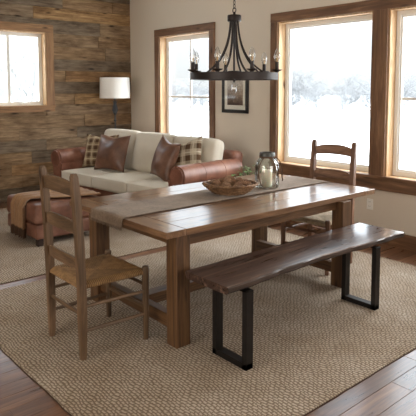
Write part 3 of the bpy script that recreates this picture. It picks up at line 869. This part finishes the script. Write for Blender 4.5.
cr, sr = math.cos(math.radians(49)), math.sin(math.radians(49))
def vw(u, t, z): # u: sideways, t: toward the room
    return (u * cr + t * sr, u * sr - t * cr, z)
tube(b, bez(vw(.056, .01, .255), vw(.10, .02, .24), vw(.115, .03, .14), vw(.104, .03, .085)), .0035, 6)
tube(b, bez(vw(.056, .0, .25), vw(.085, .03, .20), vw(.10, .04, .16), vw(.104, .03, .085)), .0035, 6)
tube(b, [vw(.104, .03, .09), vw(.110, .03, .07), vw(.104, .03, .06)], .005, 6)
for sgn in (-1, 1):
    tube(b, bez(vw(sgn * .03, .050, .255), vw(sgn * .075, .085, .20), vw(sgn * .085, .09, .10), vw(sgn * .040, .082, .02)), .0028, 6)
obj('twine', b, 'twine', jr, smooth=50)
jr.scale = (1.2, 1.2, 1.04)
cd = thing('pillar_candle', 'cream pillar candle standing inside the glass jar', 'candle', (JX, JY, RT + .0105))
b = new_bm(); lathe(b, [(0, 0), (.042, 0), (.044, .004), (.044, .138), (.041, .143), (.020, .139), (0, .138)], 28); obj('wax', b, 'wax', cd, smooth=40)
b = new_bm(); tube(b, [(0, 0, .136), (.001, 0, .146), (.003, 0, .154)], .0015, 6); obj('wick', b, 'wick', cd)

# ------------------------------------------------------------------ chandelier
CX, CY, ZR = -3.213, 3.054, 1.693
ch = thing('chandelier', 'dark wagon wheel chandelier with candle bulbs hanging over the dining table', 'chandelier', (CX, CY, ZR))
RR = .352
b = new_bm(); lathe(b, [(RR, .0), (RR, .056), (RR - .018, .056), (RR - .018, 0), (RR, 0)], 72); obj('ring', b, 'bronze', ch, smooth=40)
def pol(th, r, z): a = math.radians(49.2 - th); return (r * math.cos(a), r * math.sin(a), z)
HZ = .462
b = new_bm(); lathe(b, [(0, HZ), (.052, HZ), (.055, HZ + .004), (.055, HZ + .045), (.051, HZ + .05), (.012, HZ + .052), (.008, HZ + .075), (0, HZ + .077)], 28); obj('hub', b, 'bronze', ch, smooth=40)
for k, th in enumerate((48, 132, 222, 318, 75, 107, 255, 285)):
    b = new_bm(); near = th in (75, 107, 255, 285)
    pts = bez(pol(th, .040, HZ + .01), pol(th, .05, .28), pol(th, .09 if near else .13, .13), pol(th, RR - .012, .045), 16)
    tube(b, pts, .0085 if near else .007, 8); obj('arm', b, 'bronze', ch, smooth=60)
b = new_bm(); tube(b, [(0, 0, HZ), (0, 0, .03)], .008, 8); lathe(b, [(0, .075), (.05, .07), (.05, .055), (.012, .05), (.016, .03), (.018, .02), (.008, 0), (.010, -.012), (0, -.02)], 20); obj('centre_rod', b, 'bronze', ch, smooth=50)
b = new_bm(); lathe(b, [(0, -.112), (.012, -.105), (.020, -.085), (.022, -.06), (.014, -.03), (.008, -.018), (0, -.016)], 20); obj('glass_drop', b, 'bulb', ch, smooth=60)
for th in (24.6, 71, 113, 156, 211, 261, 318):
    h = new_bm(); p = pol(th, RR + .005, 0)
    lathe(h, [(0, .056), (.014, .056), (.018, .062), (.040, .072), (.042, .077), (.036, .078), (.015, .070), (.0145, .135), (.0, .136)], 20, (p[0], p[1], 0)); hd = obj('candle_holder', h, 'bronze', ch, smooth=45)
    g = new_bm(); lathe(g, [(.011, .134), (.016, .142), (.023, .160), (.0245, .178), (.021, .200), (.013, .222), (.005, .236), (0, .240)], 20, (p[0], p[1], 0)); bb = obj('bulb', g, 'bulb', hd, smooth=60)
    g = new_bm(); tube(g, [(p[0], p[1], .134), (p[0], p[1], .165)], .0035, 6); tube(g, bez((p[0] - .006, p[1], .160), (p[0] - .008, p[1], .20), (p[0] + .008, p[1], .20), (p[0] + .006, p[1], .160)), .0012, 4); obj('filament', g, 'brass', hd)
b = new_bm(); zc = HZ + .075; i = 0
tube(b, [(.018 * math.cos(a), 0, zc + .012 + .020 * math.sin(a)) for a in [2 * PI * q / 16 for q in range(16)]], .004, 6, closed=True); zc += .028
while ZR + zc < ZC - .03:
    pts = []
    for q in range(16):
        a = 2 * PI * q / 16; u = .009 * math.cos(a); w = .018 * math.sin(a)
        pts.append((u if i % 2 else 0, 0 if i % 2 else u, zc + .016 + w))
    tube(b, pts, .0028, 5, closed=True); zc += .0295; i += 1
tube(b, [(0, .004, zc - .3), (0, .004, zc)], .0015, 4)
obj('chain', b, 'bronze', ch, smooth=50)
b = new_bm(); lathe(b, [(0, ZC - ZR), (.06, ZC - ZR), (.058, ZC - ZR - .015), (.012, ZC - ZR - .035), (0, ZC - ZR - .04)], 24); obj('canopy', b, 'bronze', ch, smooth=40)

# ------------------------------------------------------------------ sofa
SA = 0.102
sf = thing('sofa', 'cognac leather sofa with rolled arms and cream seat and back cushions', 'sofa', (-6.052, 3.557, RZ), SA)
SW = 1.108   # half width between the arms
b = new_bm(); rbox(b, (0, .50, .215), (2 * SW + .02, .92, .20), .02); obj('base_rail', b, 'leather', sf, smooth=50)
for s in (-1, 1):
    cx = s * (SW + .145); cz, r = .628, .128
    poly = []
    inner = s * SW; outer = s * (SW + .20)
    poly.append((inner, .115)); poly.append((inner, cz - .06))
    for k in range(0, 21):
        a = math.radians(215 - k * (250 / 20)) if s > 0 else math.radians(-35 + k * (250 / 20))
        poly.append((cx + r * math.cos(a), cz + r * math.sin(a)))
    poly.append((outer - s * .01, cz - .10)); poly.append((outer - s * .01, .115))
    b = new_bm(); prism(b, poly, 0.0, 1.03, 'XZ', .018, 3); obj('arm', b, 'leather', sf, smooth=50)
    b = new_bm(); 
    tube(b, [(cx + (r - .022) * math.cos(a), -.001, cz + (r - .022) * math.sin(a)) for a in [2 * PI * q / 28 for q in range(28)]], .006, 6, closed=True); obj('scroll_piping', b, 'leather', sf, smooth=60)
    for yy in (.36, .70):
        b = new_bm(); tube(b, [(cx + (r + .0005) * math.cos(a), yy, cz + (r + .0005) * math.sin(a)) for a in [math.radians(-20 + 220 * q / 20) for q in range(21)]], .0035, 5); obj('arm_seam', b, 'leather', sf, smooth=60)
b = new_bm(); rbox(b, (0, 1.02, .48), (2 * SW + .36, .20, .72), .07, fn=lambda p: Vector((p.x, p.y + .06 * (p.z + .36), p.z))); obj('back_frame', b, 'leather', sf, smooth=50)
cw = 2 * SW / 3
for k in range(3):
    xc = -SW + cw * (k + .5)
    b = new_bm(); rbox(b, (xc, .39, .390), (cw - .006, .80, .165), .035, (0, 0, .020), n=12); obj('seat_cushion', b, 'cream', sf, smooth=60)
    b = new_bm()
    tube(b, [(xc + sx * (cw / 2 - .014), -.006, .462) for sx in (-1, 1)], .0045, 6); obj('piping', b, 'cream', sf, smooth=60)
    hz = (.56, .55, .54)[k]
    b = new_bm(); rbox(b, (0, 0, 0), (cw + .05, .21, hz), .075, (0, .035, .012), n=12)
    bmesh.ops.rotate(b, verts=b.verts, cent=(0, 0, 0), matrix=Matrix.Rotation(math.radians(-13), 3, 'X'))
    bmesh.ops.translate(b, verts=b.verts, vec=(xc + (-.01, 0, .035)[k], .80, .465 + hz / 2 - .01)); obj('back_cushion', b, 'cream', sf, smooth=60)
for sx in (-1, 1):
    for y in (.06, 1.08):
        b = new_bm(); lathe(b, [(0, 0), (.022, 0), (.034, .115), (0, .115)], 12, (sx * (SW + .09), y, 0)); obj('foot', b, 'foot', sf, smooth=40)

def sofa_pt(x, y, z):
    c, s = math.cos(SA), math.sin(SA); return (sf.location.x + x * c - y * s, sf.location.y + x * s + y * c, sf.location.z + z)
def pillow(name, label, m, x, y, z, w, h, t, yaw, lean, roll=0.0, seed=0):
    o = obj(name, pillow_bm(w, h, t, seed), m, smooth=True)
    o.matrix_world = Matrix.Translation(Vector(sofa_pt(x, y, z))) @ Matrix.Rotation(SA + yaw, 4, 'Z') @ Matrix.Rotation(lean, 4, 'X') @ Matrix.Rotation(roll, 4, 'Y')
    return tag(o, label, 'cushion')
D = math.radians
pillow('throw_pillow', 'brown and tan plaid pillow against the left sofa arm', 'plaid1', -.84, .44, .488, .52, .50, .17, D(28), D(-20), 0, 1)
pillow('throw_pillow', 'square brown leather pillow at the left end of the sofa, before the plaid one', 'leather2', -.46, .34, .488, .55, .52, .20, D(12), D(-18), 0, 2)
pillow('throw_pillow', 'dark brown leather pillow leaning at the right end of the sofa', 'leather2', .55, .36, .488, .52, .53, .20, D(-14), D(-16), D(9), 3)
pillow('throw_pillow', 'cream and brown plaid pillow behind the right sofa arm', 'plaid2', .90, .47, .495, .56, .53, .17, D(4), D(-18), D(-14), 4)

# ------------------------------------------------------------------ ottoman
OX0, OX1, OY0, OY1 = -6.07, -5.27, 2.25, 3.02
ot = thing('ottoman', 'rectangular brown leather ottoman with padded lid in front of the sofa', 'ottoman', ((OX0 + OX1) / 2, (OY0 + OY1) / 2, RZ))
ow, od = OX1 - OX0, OY1 - OY0
b = new_bm(); rbox(b, (0, 0, .385 - .055), (ow, od, .21), .045, (0, 0, .012), n=12); obj('padded_lid', b, 'ottoman', ot, smooth=60)
b = new_bm(); rbox(b, (0, 0, .15), (ow - .015, od - .015, .15), .02); obj('body', b, 'ottoman', ot, smooth=60)
for sx in (-1, 1):
    for sy in (-1, 1):
        b = new_bm(); box(b, (sx * (ow / 2 - .09), sy * (od / 2 - .09), 0), (sx * (ow / 2 - .03), sy * (od / 2 - .03), .08), .005); obj('foot', b, 'foot', ot)
# knitted throw draped over the near face
tw = thing('throw_blanket', 'camel knitted throw with dark fringed hem draped over the leather ottoman', 'blanket', (-5.75, 2.6, RZ + .43))
OT = .445
b = new_bm(); NU, NV = 30, 44
def throw_pt(u, v, off=0.0):
    # v: 0 at far end on top .. 1 at hem hanging on the -Y face
    Lt = .74; Lh = .30; s = v * (Lt + Lh)
    w = .17 + .05 * (1 - v)
    cx = -5.64 - .02 * v + .16 * max(0, 1 - v * 1.6)
    x = cx + (u - .5) * 2 * w
    fold = .011 * math.sin(u * 21 + 1.2 * math.sin(v * 5)) + .006 * math.sin(u * 43 + v * 3)
    if s < Lt - .05:
        y = OY0 - .0 + (Lt - s) - .0; z = OT + .018 + fold * .8; nx = Vector((0, 0, 1))
    elif s < Lt + .05:
        a = (s - (Lt - .05)) / .10 * PI / 2; y = OY0 + .05 - .062 * math.sin(a) + .0; z = OT - .042 + .060 * math.cos(a) + fold * .8 * math.cos(a); y -= fold * math.sin(a) * 1.2 ; nx = Vector((0, -math.sin(a), math.cos(a)))
    else:
        y = OY0 - .016 - fold * 1.4 - .006; z = OT - .042 - (s - Lt - .05); nx = Vector((0, -1, 0))
    z = min(z, OT + .035)
    return Vector((x, y, z + RZ)) + nx * off
gt = [[b.verts.new(throw_pt(i / NU, j / NV, .010) - tw.location) for j in range(NV + 1)] for i in range(NU + 1)]
gb = [[b.verts.new(throw_pt(i / NU, j / NV, .0) - tw.location) for j in range(NV + 1)] for i in range(NU + 1)]
for i in range(NU):
    for j in range(NV):
        b.faces.new([gt[i][j], gt[i + 1][j], gt[i + 1][j + 1], gt[i][j + 1]]); b.faces.new([gb[i][j], gb[i][j + 1], gb[i + 1][j + 1], gb[i + 1][j]])
    b.faces.new([gt[i][0], gb[i][0], gb[i + 1][0], gt[i + 1][0]]); b.faces.new([gt[i][NV], gt[i + 1][NV], gb[i + 1][NV], gb[i][NV]])
for j in range(NV):
    b.faces.new([gt[0][j], gt[0][j + 1], gb[0][j + 1], gb[0][j]]); b.faces.new([gt[NU][j], gb[NU][j], gb[NU][j + 1], gt[NU][j + 1]])
obj('knitted_cloth', b, 'throw', tw, smooth=60)
b = new_bm(); rd = random.Random(2)
for i in range(70):
    p = throw_pt((i + .5) / 70, 1, .004) - tw.location; 
    tube(b, [p + Vector((0, -.002, .01)), p + Vector((rd.uniform(-.005, .005), -.004, -.05)), p + Vector((rd.uniform(-.008, .008), -.002, -.09 - rd.uniform(0, .015)))], .0042, 5)
fr = obj('fringe', b, 'fringe', tw, smooth=60); fr['kind'] = 'stuff'

# ------------------------------------------------------------------ floor lamp
lp = thing('floor_lamp', 'grey iron floor lamp with white drum shade in the corner behind the sofa', 'lamp', (-7.595, 4.605, 0))
b = new_bm(); lathe(b, [(0, 0), (.14, 0), (.14, .012), (.10, .022), (.03, .035), (.018, .06), (0, .06)], 32); obj('base', b, 'lamp_iron', lp, smooth=40)
b = new_bm(); lathe(b, [(.011, .05), (.011, 1.10), (.020, 1.11), (.024, 1.125), (.013, 1.14), (.011, 1.20), (.018, 1.215), (.034, 1.24), (.036, 1.25), (.014, 1.262), (.009, 1.30), (.008, 1.48)], 16)
obj('pole', b, 'lamp_iron', lp, smooth=40)
b = new_bm()
for k in range(4):
    a = k * PI / 2 + .6; d = Vector((math.cos(a), math.sin(a), 0))
    tube(b, [Vector((0, 0, 1.25)) + d * .02, Vector((0, 0, 1.28)) + d * .042, Vector((0, 0, 1.33)) + d * .034, Vector((0, 0, 1.38)) + d * .018, Vector((0, 0, 1.42)) + d * .030, Vector((0, 0, 1.44)) + d * .042], [.008, .009, .008, .006, .006, .004], 6)
obj('scroll_leaves', b, 'lamp_iron', lp, smooth=60)
b = new_bm(); lathe(b, [(.235, 1.475), (.240, 1.475), (.232, 1.80), (.227, 1.80), (.235, 1.475)], 48); obj('lamp_shade', b, 'shade', lp, smooth=40)
b = new_bm()
for k in range(3):
    a = k * 2 * PI / 3; tube(b, [(0, 0, 1.775), (.23 * math.cos(a), .23 * math.sin(a), 1.79)], .002, 4)
tube(b, [(0, 0, 1.46), (0, 0, 1.81)], .004, 6); obj('shade_spider', b, 'lamp_iron', lp)

# ------------------------------------------------------------------ framed print, outlet, plant
pf = thing('framed_print', 'sepia landscape print in a black frame between the windows', 'picture', (-5.32, YN, 1.30))
b = new_bm(); x0, x1, z0, z1, fw = -.25, .25, 0, .53, .045
for (p, q) in (((x0, z0), (x0 + fw, z1)), ((x1 - fw, z0), (x1, z1)), ((x0, z0), (x1, z0 + fw)), ((x0, z1 - fw), (x1, z1))): box(b, (p[0], -.03, p[1]), (q[0], -.001, q[1]), .004, 1)
obj('frame', b, 'black_frame', pf)
b = new_bm(); box(b, (x0 + fw - .002, -.014, z0 + fw - .002), (x1 - fw + .002, -.002, z1 - fw + .002)); obj('mat', b, 'mat', pf)
b = new_bm(); box(b, (x0 + .10, -.0155, -.155 + .0), (x1 - .10, -.013, .175)); o = obj('print', b, 'print', pf); o.location = (0, 0, .26)
b = new_bm(); box(b, (x0 + fw, -.020, z0 + fw), (x1 - fw, -.018, z1 - fw)); obj('glazing', b, 'pane', pf)

ou = thing('wall_outlet', 'white duplex wall outlet under the large window', 'outlet', (-3.24, YN, .395))
b = new_bm(); box(b, (-.037, -.007, -.058), (.037, 0, .058), .003, 2); obj('cover_plate', b, 'white_plastic', ou)
for s in (-1, 1):
    b = new_bm(); box(b, (-.017, -.0085, s * .024 - .015), (.017, -.006, s * .024 + .015), .002, 1); so = obj('socket', b, 'white_plastic', ou)
    c = new_bm(); box(c, (-.009, -.0095, s * .024 - .004), (-.006, -.008, s * .024 + .008)); box(c, (.006, -.0095, s * .024 - .004), (.009, -.008, s * .024 + .008)); obj('slot', c, 'dark', so)

pl = thing('potted_plant', 'leafy green potted plant beyond the table, right of the sofa arm', 'plant', (-4.63, 4.65, 0))
b = new_bm(); lathe(b, [(0, 0), (.09, 0), (.125, .22), (.135, .22), (.135, .25), (.118, .25), (.112, .215), (0, .215)], 28); obj('pot', b, 'pot', pl, smooth=40)
b = new_bm(); lathe(b, [(0, .216), (.113, .216), (.10, .228), (0, .232)], 24); obj('soil', b, 'soil', pl)
sb = new_bm(); lb = new_bm(); rd = random.Random(6)
for i in range(16):
    a = rd.uniform(0, 2 * PI); r = rd.uniform(.08, .20); h = rd.uniform(.58, .70)
    tip = Vector((r * math.cos(a), r * math.sin(a), h)); pts = bez((.02 * math.cos(a), .02 * math.sin(a), .225), (.03 * math.cos(a), .03 * math.sin(a), .4), tip * .8 + Vector((0, 0, .12)), tip, 8)
    tube(sb, pts, .0025, 5)
    for k in range(2, 9):
        p = pts[k]; ang = rd.uniform(0, 2 * PI); d = Vector((math.cos(ang), math.sin(ang), rd.uniform(-.2, .5))).normalized(); s = d.cross(Vector((0, 0, 1))).normalized(); up = s.cross(d)
        L = rd.uniform(.045, .07); W = L * .34
        row = [(0, 0), (.35, .9), (.65, .8), (1, 0)]
        c_ = [lb.verts.new(p + d * L * t + up * (-.012 * t * t + .0)) for t, w in row]
        lft = [lb.verts.new(p + d * L * t + s * W * w + up * (.004 - .012 * t * t)) for t, w in row[1:3]]; rgt = [lb.verts.new(p + d * L * t - s * W * w + up * (.004 - .012 * t * t)) for t, w in row[1:3]]
        for sd in (lft, rgt): lb.faces.new([c_[0], c_[1], sd[0]]); lb.faces.new([c_[1], c_[2], sd[1], sd[0]]); lb.faces.new([c_[2], c_[3], sd[1]])
obj('stems', sb, 'stem', pl); o = obj('foliage', lb, 'leaf', pl, smooth=True); o['kind'] = 'stuff'
